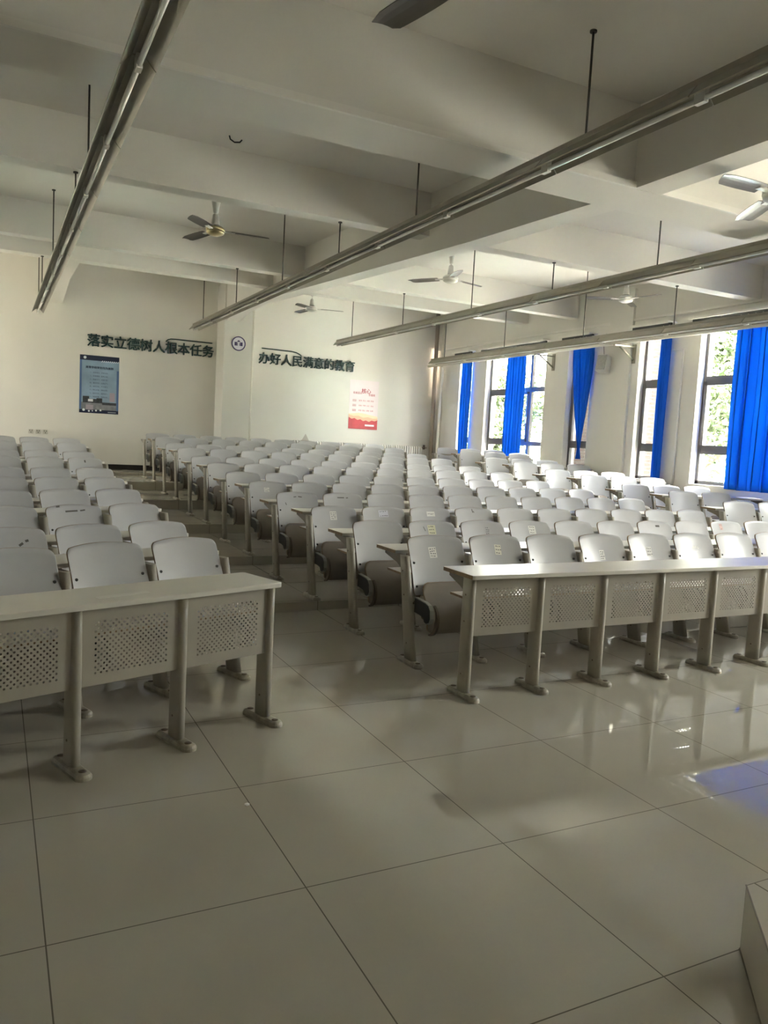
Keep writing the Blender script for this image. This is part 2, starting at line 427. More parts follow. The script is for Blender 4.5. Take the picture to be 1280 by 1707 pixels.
# ------------------------------------------------------------------ light troughs
def trough(label, X, Z, y0, y1, rods):
    n = int(round((y1-y0)/1.25)); L_ = (y1-y0)/n
    t = thing('light_trough', label, 'light', (X, y1, Z), group='hanging light troughs')
    bm = bmesh.new()
    prof = [(-.088, -.012), (-.032, .05), (.032, .05), (.088, -.012), (.092, -.004), (.036, .062), (-.036, .062), (-.092, -.004)]
    for k in range(n):
        a = -(k+1)*L_ + .006; b = -k*L_ - .006
        prism(bm, prof, a, b, 'y')
    obj('reflector', bm, TROF, t)
    bm = bmesh.new(); box(bm, (-.026, y0-y1, .0625), (.026, 0, .10)); obj('spine', bm, TROD, t)
    for k in range(n+1):
        bm = bmesh.new(); q = min(max(-k*L_, y0-y1+.034), -.034)
        box(bm, (-.016, q-.034, -.022), (.016, q+.034, .051)); obj('lamp_holder', bm, PVC, t)
    for k in range(n):
        bm = bmesh.new(); tube(bm, [(0, -(k+1)*L_+.036, 0), (0, -k*L_-.036, 0)], .0155, 10); obj('fluorescent_tube', bm, TUBE, t)
    for (y, top) in rods:
        bm = bmesh.new(); tube(bm, [(0, y-y1, .10), (0, y-y1, top-Z)], .0075, 8); lathe(bm, [(.022, top-Z-.012), (.022, top-Z)], (0, y-y1, 0), 10)
        obj('suspension_rod', bm, ROD, t)
    return t
rods = [(3.97, slab_z(3.97)), (6.15, slab_z(6.15)), (7.85, 3.785), (9.67, slab_z(9.67)), (11.78, 3.972), (13.86, slab_z(13.86)), (2.1, slab_z(2.1))]
rods1 = [(4.22, slab_z(4.22)), (6.77, slab_z(6.77)), (7.85, 3.785), (10.84, slab_z(10.84)), (13.3, 4.04), (14.3, slab_z(14.3)), (2.1, slab_z(2.1))]
trough('long hanging light trough nearest the left, passing overhead', .655, 3.35, 1.8, 14.55, rods1)
trough('long hanging light trough crossing the middle of the ceiling', 3.27, 3.35, 1.8, 14.55, rods)
trough('long hanging light trough over the right half of the seats', 6.12, 3.355, 1.8, 14.55, rods)
trough('long hanging light trough closest to the window wall', 8.2, 3.165, 1.6, 14.36, rods)

# ------------------------------------------------------------------ ceiling fans
def fan(label, x, y, hubz, ang, top=None, cup=0, rim=FANW, blade=FANB, rad=.64, tilt=9):
    top = top or slab_z(y)
    t = thing('ceiling_fan', label, 'fan', (x, y, hubz), ang, 'ceiling fans')
    h = top - hubz
    bm = bmesh.new(); tube(bm, [(0, 0, .05), (0, 0, h)], .011, 10)
    obj('downrod', bm, FANW, t)
    bm = bmesh.new(); lathe(bm, [(.012, h-.20), (.03, h-.19), (.052, h-.06), (.05, h-.035), (.03, h-.03)]); obj('canopy', bm, FANW, t)
    bm = bmesh.new(); lathe(bm, [(.03, h-.035), (.04, h-.02), (.02, h)], seg=10); box(bm, (-.09, -.008, h-.03), (.02, .008, h-.015)); obj('hook', bm, BLK, t)
    bm = bmesh.new()
    lathe(bm, [(.02, .20), (.034, .19), (.05, .075), (.05, .065)]); obj('lower_cup', bm, FANW, t)
    bm = bmesh.new(); lathe(bm, [(.03, .05), (.09, .045), (.115, .02), (.115, -.005)], seg=28); lathe(bm, [(.113, -.004), (.105, -.035), (.06, -.055), (.005, -.06)], seg=28)
    obj('motor_housing', bm, rim, t)
    for k in range(3):
        bm = bmesh.new(); c = math.cos(R(tilt)); s = math.sin(R(tilt))
        A = []; B = []
        for i in range(9):
            u = i/8; r_ = .19 + (rad-.19)*u; w = .062 + .008*math.sin(u*3) - (.02 if i == 8 else 0)
            for lst, dz in ((A, .0025), (B, -.0025)):
                lst.append([bm.verts.new((r_ + (.025*v if i == 8 else 0), w*v*c, w*v*s + dz + .006*(1-v*v) - .012*u)) for v in (-1, -.5, 0, .5, 1)])
        for i in range(8):
            for j in range(4):
                bm.faces.new((A[i][j], A[i+1][j], A[i+1][j+1], A[i][j+1])); bm.faces.new((B[i][j], B[i][j+1], B[i+1][j+1], B[i+1][j]))
            bm.faces.new((A[i][0], B[i][0], B[i+1][0], A[i+1][0])); bm.faces.new((A[i][4], A[i+1][4], B[i+1][4], B[i][4]))
        for i in (0, 8):
            for j in range(4): bm.faces.new((A[i][j], A[i][j+1], B[i][j+1], B[i][j]))
        o = obj('blade', bm, blade, t, rz=2*math.pi*k/3)
        bm = bmesh.new(); box(bm, (.09, -.022, -.006), (.24, .022, .006)); obj('blade_iron', bm, FANW, o)
    return t
DKB = mat('backlit_fan_blade', (.10, .095, .085), .4, metal=.4)  # darker copy of the blade metal, backlit look put into its colour
fan('ceiling fan with brassy rim hanging over the left aisle', 2.40, 9.69, 3.94, R(-10), rim=FANG, blade=DKB)
fan('white ceiling fan between the two middle light troughs', 6.06, 10.2, 3.95, R(10))
fan('white ceiling fan closest to the back wall', 5.91, 15.5, 4.16, R(-20), blade=DKB)
fan('white ceiling fan nearest the window wall', 9.02, 9.68, 3.96, R(35))
fan('ceiling fan cut off by the right edge', 5.05, 3.95, 3.42, R(62), rad=.62)
fan('ceiling fan cut off by the top edge, only one blade tip showing', 1.772, 2.859, 3.45, R(104.2))

# ------------------------------------------------------------------ seats
def backrest_mesh():
    """curved plywood shell; z from .46 to .85, leaning back, hollow towards the sitter"""
    bm = bmesh.new(); NU, NV = 22, 14; hw = .224; th = .013
    def outline(u):
        x = u*hw; zt = .850 - .020*u*u; zb = .46
        rt_, rb = .030, .025
        dx = hw-abs(x)
        if dx < rt_: zt -= rt_ - math.sqrt(max(0, rt_*rt_-(rt_-dx)**2))
        if dx < rb: zb += rb - math.sqrt(max(0, rb*rb-(rb-dx)**2))
        return x, zb, zt
    F = []; B = []
    us = [-1, -.985, -.95, -.9, -.82, -.74] + [-.62 + 1.24*i/10 for i in range(11)] + [.74, .82, .9, .95, .985, 1]
    for u in us:
        x, zb, zt = outline(u); f = []; b = []
        for j in range(NV+1):
            z = zb + (zt-zb)*j/NV; t = (z-.46)/.39
            y = .075 + .165*t - .035*math.sin(t*math.pi)*.35 - .030*u*u
            f.append(bm.verts.new((x*(1-.012*t), y, z))); b.append(bm.verts.new((x*(1-.012*t), y+th, z)))
        F.append(f); B.append(b)
    n = len(us)
    for i in range(n-1):
        for j in range(NV):
            bm.faces.new((F[i][j], F[i+1][j], F[i+1][j+1], F[i][j+1])).smooth = True
            bm.faces.new((B[i][j], B[i][j+1], B[i+1][j+1], B[i+1][j])).smooth = True
        for j in (0, NV):
            f = bm.faces.new((F[i][j], B[i][j], B[i+1][j], F[i+1][j])); f.material_index = 1
    for i in (0, n-1):
        for j in range(NV):
            f = bm.faces.new((F[i][j], F[i][j+1], B[i][j+1], B[i][j])); f.material_index = 1
    bmesh.ops.recalc_face_normals(bm, faces=bm.faces)
    for sx in (-1, 1):
        for z in (.518, .672):
            t = (z-.46)/.39; u = .88
            y = .075 + .165*t - .035*math.sin(t*math.pi)*.35 - .030*u*u
            x = sx*u*hw*(1-.012*t)
            tube(bm, [(x, y-.004, z), (x, y+.03, z)], .0085, 10, mi=2)
    me = bpy.data.meshes.new('backrest'); bm.to_mesh(me); bm.free()
    for m in (LAM, PLY, BOLT): me.materials.append(m)
    return me
def back_point(x, z):
    t = (z-.46)/.39; u = x/.224
    return .075 + .165*t - .035*math.sin(t*math.pi)*.35 - .030*u*u
def pan_mesh():
    bm = bmesh.new(); hw = .178; NV = 12
    us = [-1, -.97, -.9, -.8, -.65, -.4, -.15, .15, .4, .65, .8, .9, .97, 1]
    F = []; B = []
    for u in us:
        x = u*hw; dx = hw-abs(x); r_ = .07; zt, zb = .545, .215; q = r_-math.sqrt(max(0, r_*r_-(r_-dx)**2)) if dx < r_ else 0
        f = []; b = []
        for j in range(NV+1):
            z = zb+q*.6 + (zt-q-zb-q*.6)*j/NV; t = (z-.215)/.33
            y = -.075 + .125*t + .03*math.cos(t*math.pi)*0 - .045*math.sin(math.pi*t)
            f.append(bm.verts.new((x, y, z))); b.append(bm.verts.new((x, y+.015, z)))
        F.append(f); B.append(b)
    for i in range(len(us)-1):
        for j in range(NV):
            bm.faces.new((F[i][j], F[i+1][j], F[i+1][j+1], F[i][j+1])).smooth = True
            f = bm.faces.new((B[i][j], B[i][j+1], B[i+1][j+1], B[i+1][j])); f.smooth = True; f.material_index = 1
        for j in (0, NV):
            bm.faces.new((F[i][j], B[i][j], B[i+1][j], F[i+1][j])).material_index = 2
    for i in (0, len(us)-1):
        for j in range(NV): bm.faces.new((F[i][j], F[i][j+1], B[i][j+1], B[i][j])).material_index = 2
    return mesh('seat_pan', bm, (PLYD, LAM, PLY))
def bracket_mesh(sx):
    """moulded hinge housing beside the leg, black on its outer side"""
    bm = bmesh.new()
    pts = [(.02, .455), (-.12, .447), (-.165, .435), (-.19, .405), (-.196, .35), (-.182, .318), (-.15, .305), (-.125, .312), (-.108, .338), (-.06, .348), (.02, .352)]
    xa, xb = sx*.205, sx*.232
    prism(bm, pts, min(xa, xb), max(xa, xb), 'x', 0)
    pts2 = [(a*.97-.003, .38+(b-.38)*.93) for a, b in pts]
    xc, xd = sx*.2325, sx*.236
    prism(bm, pts2, min(xc, xd), max(xc, xd), 'x', 1)
    return mesh('hinge_bracket', bm, (GRYP, BLK))
def arm_mesh(sx):
    """crescent counter-arm that carries the tipped-up pan"""
    bm = bmesh.new(); out = []; inn = []
    cy, cz = -.10, .335
    for i in range(13):
        a = R(118 + 150*i/12)
        out.append((cy+.115*math.cos(a)-.02, cz+.115*math.sin(a))); w = .075 + .03*abs(i-6)/6
        inn.append((cy+w*math.cos(a)-.02, cz+w*math.sin(a)))
    xa, xb = sx*.182, sx*.198
    prism(bm, out + inn[::-1], min(xa, xb), max(xa, xb), 'x')
    xa, xb = sx*.165, sx*.205
    tube(bm, [(xa, -.045, .335), (xb, -.045, .335)], .018, 10)
    return mesh('seat_arm', bm, BRN)
ME = {'back': backrest_mesh(), 'pan': pan_mesh(), 'brl': bracket_mesh(-1), 'brr': bracket_mesh(1), 'arl': arm_mesh(-1), 'arr': arm_mesh(1)}
proto = thing('lecture_chair', '', 'chair')
for nm, k in (('backrest', 'back'), ('seat_pan', 'pan'), ('hinge_bracket', 'brl'), ('hinge_bracket', 'brr'), ('seat_arm', 'arl'), ('seat_arm', 'arr')):
    link(nm, ME[k], proto)
used = [False]
def seat(x, y, z, rz, label, group):
    if not used[0]:
        r_ = proto; used[0] = True
    else:
        r_ = proto.copy(); COL.objects.link(r_)
        for ch in proto_parts:
            c = ch.copy(); COL.objects.link(c); c.parent = r_
    r_.location = (x, y, z); r_.rotation_euler = (0, 0, rz)
    tag(r_, label, 'chair', group)
    return r_
proto_parts = list(proto.children)

def note(parent, x, z, w, h, lines, m=PAPER, rot=0, ink=INK, name='paper_note'):
    """a slip of paper glued to the backrest (curved with it)"""
    bm = bmesh.new(); N = 6; M_ = 6; V = []; D = .0012
    def P(a, b, d):
        ca, sa = math.cos(rot), math.sin(rot); xx = x + a*ca - b*sa; zz = z + a*sa + b*ca
        return (xx*(1-.012*(zz-.46)/.39), back_point(xx, zz)-d, zz)
    for i in range(N+1):
        V.append([bm.verts.new(P(-w/2+w*i/N, -h/2+h*j/M_, D)) for j in range(M_+1)])
    for i in range(N):
        for j in range(M_): bm.faces.new((V[i][j], V[i+1][j], V[i+1][j+1], V[i][j+1]))
    o = obj(name, bm, m, parent)
    s = o.modifiers.new('thick', 'SOLIDIFY'); s.thickness = .0006
    if lines:
        bm = bmesh.new(); rnd = random.Random(int(x*1000+z*977+w*100))
        for l in range(lines):
            zz = h*.32 - h*.66*l/max(1, lines-1) if lines > 1 else 0
            a = -w*.36
            while a < w*.30:
                g = rnd.uniform(.006, .014); v0 = P(a, zz, D+.001); k = rnd.uniform(-.004, .004)
                q = [P(a, zz-.002+k, D+.001), P(a+g, zz-.002, D+.001), P(a+g, zz+.003+k, D+.001), P(a, zz+.003, D+.001)]
                bm.faces.new([bm.verts.new(p) for p in q]); a += g + rnd.uniform(.003, .01)
        obj('handwriting', bm, ink, o)
    return o
def scuffs(parent, marks, m=INKS):
    bm = bmesh.new()
    for (x0, z0, x1, z1, w) in marks:
        d = Vector((x1-x0, z1-z0)); n_ = max(2, int(d.length/.015)); p = Vector((-d.y, d.x)).normalized()*w/2; pr = None
        for i in range(n_+1):
            t = i/n_; a = Vector((x0, z0))+d*t
            q = [bm.verts.new((c.x*(1-.012*(c.y-.46)/.39), back_point(c.x, c.y)-.0012, c.y)) for c in (a+p, a-p)]
            if pr: bm.faces.new((pr[0], pr[1], q[1], q[0]))
            pr = q
    return obj('scuff_mark', bm, m, parent)

# ------------------------------------------------------------------ desk rows
def foot_mesh():
    bm = bmesh.new(); L_, W_ = .15, .039
    def ring(s, z): 
        pts = []
        for k in range(20):
            a = 2*math.pi*k/20; cx, cy = math.cos(a), math.sin(a)
            pts.append(bm.verts.new((W_*s*cx, (L_-W_)*(1 if cy >= 0 else -1)*(1 if abs(cy) > 1e-6 else 0) + W_*s*cy, z)))
        return pts
    prev = None
    for s, z in ((1, 0), (1, .013), (.82, .025), (.5, .031)):
        r_ = ring(s, z)
        if prev:
            for k in range(20): bm.faces.new((prev[k], prev[(k+1) % 20], r_[(k+1) % 20], r_[k]))
        else: bm.faces.new(r_[::-1])
        prev = r_
    bm.faces.new(prev)
    for sy in (-1, 1):
        lathe(bm, [(.019, .022), (.017, .033), (.008, .035)], (0, sy*.108, 0), 12, mi=1)
    return mesh('leg_foot', bm, (FOOT, BRN))
def leg_mesh(y0, y1, d0, d1, h, brace):
    """tapered oval column from (y0) at the floor to (y1) under the top"""
    bm = bmesh.new(); rings = []
    for i in range(7):
        t = i/6; yc = y0+(y1-y0)*t; d = d0+(d1-d0)*t; z = .03+(h-.03)*t; rg = []
        for k in range(16):
            a = 2*math.pi*k/16; c, s = math.cos(a), math.sin(a)
            rg.append(bm.verts.new((.023*abs(c)**.5*(1 if c >= 0 else -1), yc + d/2*abs(s)**.6*(1 if s >= 0 else -1), z)))
        rings.append(rg)
    for i in range(6):
        for k in range(16):
            f = bm.faces.new((rings[i][k], rings[i][(k+1) % 16], rings[i+1][(k+1) % 16], rings[i+1][k])); f.smooth = True
    bm.faces.new(rings[0][::-1]); bm.faces.new(rings[-1])
    if brace:
        ya = y1+d1*.35
        prism(bm, [(ya-.04, h-.10), (ya+.05, h-.06), (ya+brace, h-.02), (ya+brace, h), (ya-.04, h)], -.018, .018, 'x', 1)
    for z in (.14, .46, .62):
        t = (z-.03)/(h-.03); yc = y0+(y1-y0)*t
        for sx in (-1, 1): tube(bm, [(sx*.021, yc, z), (sx*.0255, yc, z)], .006, 8, mi=2)
    return mesh('leg', bm, (PAINT, PLYD, BRN))
def top_mesh(w, y0, y1, z0, z1):
    bm = bmesh.new(); hw = w/2; pts = []
    for cx, cy, a0 in ((hw-.02, y1-.02, 0), (-hw+.02, y1-.02, 90), (-hw+.02, y0+.02, 180), (hw-.02, y0+.02, 270)):
        for k in range(4):
            a = R(a0+30*k); pts.append((cx+.02*math.cos(a), cy+.02*math.sin(a)))
    prism(bm, pts, z0, z1, 'z', 0, 1)
    for f in bm.faces:
        f.normal_update()
        if abs(f.normal.y) > .5: f.material_index = 0
    return mesh('desktop', bm, (LAMT, PLY))
def shelf_mesh(w, y0, y1, z0):
    bm = bmesh.new(); v = box(bm, (-w/2, y0, z0), (w/2, y1, z0+.014), 1)
    for f in bm.faces:
        if abs(f.calc_center_median().z-(z0+.014)) < 1e-5: f.material_index = 0
    return mesh('book_shelf', bm, (LAMT, PLY))
def panel_mesh(w, h):
    """sheet-steel modesty panel with staggered round holes"""
    bm = bmesh.new(); cw, chh, r_ = .0262, .0133, .0051
    mx, mt, mb = .035, .052, .048
    nc = int((w-2*mx)/cw); nr = int((h-mt-mb)/chh)
    x0 = -nc*cw/2; x1 = x0+nc*cw; z0 = mb; z1 = z0+nr*chh
    def quad(a, b, c, d):
        if b-a > 1e-6: bm.faces.new([bm.verts.new(p) for p in ((a, 0, c), (b, 0, c), (b, 0, d), (a, 0, d))])
    quad(-w/2, w/2, 0, z0); quad(-w/2, w/2, z1, h); quad(-w/2, x0, z0, z1); quad(x1, w/2, z0, z1)
    for j in range(nr):
        off = cw/2 if j % 2 else 0; n = nc-1 if j % 2 else nc
        if off: quad(x0, x0+off, z0+j*chh, z0+(j+1)*chh); quad(x1-off, x1, z0+j*chh, z0+(j+1)*chh)
        for i in range(n):
            cx = x0+off+(i+.5)*cw; cz = z0+(j+.5)*chh
            O = [(1, 0), (1, 1), (0, 1), (-1, 1), (-1, 0), (-1, -1), (0, -1), (1, -1)]
            vo = [bm.verts.new((cx+a*cw/2, 0, cz+b*chh/2)) for a, b in O]
            vi = [bm.verts.new((cx+r_*math.cos(k*math.pi/4), 0, cz+r_*math.sin(k*math.pi/4))) for k in range(8)]
            for k in range(8): bm.faces.new((vo[k], vo[(k+1) % 8], vi[(k+1) % 8], vi[k]))
    bmesh.ops.remove_doubles(bm, verts=bm.verts, dist=1e-5)
    # folded rims
    box(bm, (-w/2, 0.0005, 0), (w/2, .018, .0015)); box(bm, (-w/2, .0005, h-.0015), (w/2, .018, h))
    return mesh('front_panel', bm, PAINT)
FOOTM = foot_mesh()
LEG_FRONT = leg_mesh(.035, .035, .105, .10, .722, .17)
LEG_SEAT = leg_mesh(0, .155, .125, .085, .722, .24)
PANEL = panel_mesh(.462, .352)
SP = .51
def desk_row(name, label, x, y, z, rz, n, x_dir, front=False, top=True, group=None):
    """n bays; leg 0 at the origin, the row runs along +x or -x"""
    t = thing(name, label, 'desk' if top else 'chair stand', (x, y, z), rz, group)
    sg = x_dir; c = sg*n*SP/2
    if top:
        a, b = (-.05, .30) if front else (.232, .55)
        o = link('desktop', top_mesh(n*SP+.07, a, b, .722, .747), t, (c, 0, 0), bevel=.003)
        o = link('book_shelf', shelf_mesh(n*SP-.03, .07 if front else .215, .27 if front else .44, .575), t, (c, 0, 0))
    else:
        bm = bmesh.new(); box(bm, (-n*SP/2-.02, .16, .69), (n*SP/2+.02, .19, .722)); obj('back_rail', bm, PAINT, t, (c, 0, 0))
    for i in range(n+1):
        l = link('leg', LEG_FRONT if front else LEG_SEAT, t, (sg*i*SP, 0, 0))
        link('leg_foot', FOOTM, l, (0, .035 if front else 0, 0))
    if front:
        for i in range(n):
            p = link('front_panel', PANEL, t, (sg*(i+.5)*SP, .004, .372))
            s = p.modifiers.new('thick', 'SOLIDIFY'); s.thickness = .0018
    return t

def wname(i): return ORD[i]
seats = {}
# middle block: front desk, then twelve rows of ten seats
desk_row('lecture_desk', 'long front desk with perforated panels before the middle seats', 2.535, 3.80, 0, 0, 10, 1, front=True, group='front desks with perforated panels')
TI = {2: 0, 3: 0, 4: 1, 5: 1, 6: 2, 7: 2, 8: 3, 9: 3, 10: 4, 11: 4, 12: 5, 13: 5}
MY = [4.53, 5.46, 6.38, 7.36, 8.33, 9.32, 10.27, 11.23, 12.19, 13.15, 14.11, 15.07]
for k in range(2, 14):
    y = MY[k-2]; z = TZ[TI[k]]
    last = k == 13
    desk_row('chair_stand' if last else 'lecture_desk', ('steel leg frame under the last row of middle seats' if last else 'white-topped desk row behind the %s row of middle seats' % wname(k-2)), 2.55, y, z, 0, 10, 1, top=not last, group='desk rows of the middle block')
    dz = -.05 if (k >= 4 and k % 2 == 0) else 0
    for i in range(10):
        seats['M', k, i] = seat(2.55+SP*(i+.5), y, z+dz, 0, 'white folding chair, %s from left in %s row of middle block' % (wname(i), wname(k-2) if k > 2 else 'front'), 'folding seats of the middle block')
# left block, turned towards the centre
TL = R(20.5)
desk_row('lecture_desk', 'front desk with perforated panels at left, before the left seats', 1.293, 3.80, 0, R(18.5), 4, -1, front=True, group='front desks with perforated panels')
cr, sr = math.cos(TL), math.sin(TL)
LADJ = {2: 0, 3: -.09, 4: 0, 5: -.03, 6: .0, 7: -.05, 8: .06, 9: -.05, 10: .08, 11: 0}
for k in range(2, 12):
    ex, ey = 1.35, 4.63+.96*(k-2)+LADJ[k]; z = TZ[TI[k]]
    last = k == 11
    desk_row('chair_stand' if last else 'lecture_desk', ('steel leg frame under the last row of left seats' if last else 'white-topped desk row behind the %s row of left seats' % wname(k-2)), ex, ey, z, TL, 4, -1, top=not last, group='desk rows of the left block')
    dz = -.05 if (k >= 4 and k % 2 == 0) else 0
    for i in range(4):
        d = SP*(i+.5)
        seats['L', k, i] = seat(ex-d*cr, ey-d*sr, z+dz, TL, 'white folding chair, %s from the aisle in %s row of left block' % (wname(i), wname(k-2) if k > 2 else 'front'), 'folding seats of the left block')
# block below the windows, turned the other way
cr, sr = math.cos(RTH), math.sin(RTH)
RT = [0, 1, 1, 2, 2, 3, 3, 4, 4]
for k in range(9):
    ex, ey = 8.05, RY[k]-.186; z = RTZ[RT[k]]
    last = k == 8
    desk_row('chair_stand' if last else 'lecture_desk', ('steel leg frame under the last row of window-side seats' if last else 'white-topped desk row behind the %s row of window-side seats' % wname(k)), ex, ey, z, RTH, 3, 1, top=not last, group='desk rows of the window block')
    for i in range(3):
        if k == 1 and i == 2: continue
        d = SP*(i+.5)
        seats['R', k, i] = seat(ex+d*cr, ey+d*sr, z+(-.035 if k % 2 else 0), RTH, 'white folding chair, %s from the aisle in %s row of window-side block' % (wname(i), wname(k) if k else 'nearest'), 'folding seats of the window block')

def relabel(key, extra):
    o = seats[key]; o['label'] = o['label'].replace('white folding chair,', 'white folding chair %s,' % extra)
note(seats['M', 2, 0], -.02, .735, .062, .072, 4, rot=R(2)); relabel(('M', 2, 0), 'with square note')
note(seats['M', 2, 1], .03, .745, .055, .07, 3, mat('cream_note', (.74, .72, .62), .8), rot=R(-4)); relabel(('M', 2, 1), 'with cream note')
note(seats['M', 2, 3], .0, .69, .05, .075, 4); relabel(('M', 2, 3), 'with white note')
note(seats['M', 2, 4], .0, .71, .06, .07, 3, mat('worn_note', (.66, .65, .62), .8)); relabel(('M', 2, 4), 'with torn note')
scuffs(seats['M', 2, 5], [(-.05, .715, -.01, .725, .012), (.0, .735, .05, .74, .018), (.055, .725, .07, .735, .02), (-.03, .70, .06, .705, .006)], mat('torn_paper_trace', (.72, .71, .69), .8)); relabel(('M', 2, 5), 'with torn traces')
note(seats['M', 3, 1], .01, .775, .075, .075, 3, mat('yellow_note', (.70, .68, .50), .8)); scuffs(seats['M', 3, 1], [(-.07, .80, -.055, .765, .006)]); relabel(('M', 3, 1), 'with yellowish note')
note(seats['M', 3, 2], .06, .765, .04, .07, 4, LAM); relabel(('M', 3, 2), 'with scribbles')
note(seats['M', 3, 3], .04, .77, .075, .07, 3); relabel(('M', 3, 3), 'with paper scrap')
note(seats['M', 4, 0], .0, .765, .065, .075, 4); relabel(('M', 4, 0), 'with taped note')
note(seats['M', 4, 1], .01, .785, .10, .06, 2, mat('lilac_note', (.66, .66, .72), .8)); relabel(('M', 4, 1), 'with wide note')
note(seats['M', 4, 2], .02, .785, .09, .045, 1); relabel(('M', 4, 2), 'with white label')
scuffs(seats['M', 4, 3], [(.0, .835, .004, .80, .009), (.012, .815, .02, .80, .008)]); relabel(('M', 4, 3), 'with black mark')
scuffs(seats['M', 5, 0], [(-.03, .80, .0, .803, .008), (.02, .805, .06, .80, .009), (-.13, .745, -.12, .72, .008)]); relabel(('M', 5, 0), 'with dark scratches')
scuffs(seats['M', 5, 1], [(-.05, .80, .03, .80, .010), (.05, .798, .075, .80, .008)]); relabel(('M', 5, 1), 'with grey smear')
note(seats['M', 6, 0], -.01, .755, .06, .05, 3); relabel(('M', 6, 0), 'with small note')
scuffs(seats['M', 3, 6], [(.04, .80, .09, .80, .018)]); relabel(('M', 3, 6), 'with dark sticker')
note(seats['M', 3, 8], -.05, .79, .05, .06, 2, mat('reddish_note', (.60, .42, .38), .8)); relabel(('M', 3, 8), 'with reddish sticker')
scuffs(seats['L', 4, 1], [(-.06, .80, .04, .803, .012), (.06, .803, .10, .808, .010), (-.13, .838, -.10, .84, .014)]); relabel(('L', 4, 1), 'with dark smears')
scuffs(seats['L', 3, 2], [(.06, .74, .085, .755, .014), (.10, .765, .12, .77, .014)]); relabel(('L', 3, 2), 'with dark spots')
scuffs(seats['L', 8, 0], [(.0, .80, .02, .80, .03)]); relabel(('L', 8, 0), 'with grey spot')
bm = bmesh.new(); box(bm, (-.125, -.02, 0), (.125, .02, .0015))
tag(obj('tape_strip', bm, PAPER, None, (.53, 3.61, .7475), R(21)), 'strip of white paper stuck on the left front desk', 'paper')
bm = bmesh.new(); bmesh.ops.create_icosphere(bm, subdivisions=1, radius=.012); 
for v in bm.verts: v.co.z *= .4; v.co.z += .005
tag(obj('paper_scrap', bm, PAPER, None, (.93, 2.93, 0)), 'tiny white scrap lying on the floor tiles', 'paper scrap')

# ------------------------------------------------------------------ back wall
def text(name, s, size, m, parent, loc, bold=0.0, ext=.0, align='CENTER', spacing=1.0):
    c = bpy.data.curves.new(name, 'FONT'); c.body = s; c.size = size; c.align_x = align; c.align_y = 'CENTER'
    c.extrude = ext; c.space_character = spacing; c.resolution_u = 3
    c.materials.append(m)
    f = bpy.data.objects.new(name, c); COL.objects.link(f)
    bpy.context.view_layer.update()
    me = bpy.data.meshes.new_from_object(f.evaluated_get(bpy.context.evaluated_depsgraph_get()))
    bpy.data.objects.remove(f); bpy.data.curves.remove(c)
    if not me.materials: me.materials.append(m)
    if bold:                                   # heavier strokes: the same outline laid over itself, slightly shifted
        b = bmesh.new()
        for k in range(8):
            off = Vector((bold*math.cos(k*math.pi/4), bold*math.sin(k*math.pi/4), .0002*k)); i0 = len(b.verts)
            b.from_mesh(me); b.verts.ensure_lookup_table()
            for v in b.verts[i0:]: v.co += off
        b.to_mesh(me); b.free()
    o = bpy.data.objects.new(name, me); COL.objects.link(o)
    o.location = loc; o.rotation_euler = (R(90), 0, 0)
    if parent: o.parent = parent
    return o
def slogan(label, chars, x0, x1, z, size, arc):
    t = thing('wall_slogan', label, 'slogan', ((x0+x1)/2, YB, z), group='raised wall slogans')
    n = len(chars)
    for i, ch in enumerate(chars):
        text('character', ch, size, GREEN, t, (x0+(x1-x0)*(i+.5)/n-(x0+x1)/2, -.02, 0), bold=size*.014, ext=.016)
    bm = bmesh.new(); tube(bm, [(a-(x0+x1)/2, -.015, b-z) for a, b in arc], .012, 8); obj('flourish_line', bm, GREEN, t)
slogan('dark raised slogan of ten characters left of the pilaster', '落实立德树人根本任务', 1.66, 4.21, 3.185, .262, [(3.20, 3.325), (3.24, 3.365), (3.30, 3.385), (3.40, 3.39), (4.17, 3.385)])
slogan('dark raised slogan of nine characters right of the pilaster', '办好人民满意的教育', 5.20, 7.53, 3.165, .262, [(5.27, 3.395), (5.95, 3.39), (6.07, 3.375), (6.15, 3.345), (6.2, 3.31)])
def flat(name, x0, x1, z0, z1, d, m, parent):
    bm = bmesh.new(); box(bm, (x0, -d-.002, z0), (x1, -d, z1)); return obj(name, bm, m, parent)
PNAVY = mat('poster_navy', (.008, .014, .045), .4); PBLUE = mat('poster_blue', (.26, .37, .50), .4, noise=.25, nscale=2.5); PBL2 = mat('poster_deep_blue', (.09, .16, .33), .4)
PTXT = mat('poster_dark_print', (.015, .02, .06), .6); PWHT = mat('poster_white_print', (.75, .77, .80), .5)
PGRY = mat('poster_road_grey', (.24, .25, .27), .5, noise=.3, nscale=9); PMAU = mat('poster_mauve', (.38, .32, .38), .5); PDRK = mat('poster_dark_trees', (.045, .05, .06), .5, noise=.5, nscale=20)
t = thing('wall_poster', 'blue poster of printed rules with a dark top band, under the left slogan', 'poster', (1.91, YB, 2.33))
flat('poster_sheet', -.375, .375, -.575, .575, .0, PBLUE, t)
flat('edge_band', -.375, -.335, -.50, .48, .0025, PBL2, t); flat('edge_band', .33, .375, -.50, .30, .0025, PBL2, t)
flat('top_band', -.375, .375, .475, .575, .003, PNAVY, t)
bm = bmesh.new()
for k in range(9):
    x = .03+k*.038; bm.faces.new([bm.verts.new((a, -.0058, b)) for a, b in ((x, .452), (x+.016, .452), (x+.036, .485), (x+.02, .485))])
obj('white_slashes', bm, PWHT, t)
bm = bmesh.new(); lathe(bm, [(.028, 0), (.028, .001)], seg=18); o = obj('printed_badge', bm, PWHT, t, (-.28, -.006, .525)); o.rotation_euler = (R(90), 0, 0)
text('printed_text', '高等学校学生行为准则', .053, PTXT, t, (0, -.006, .335), bold=.001)
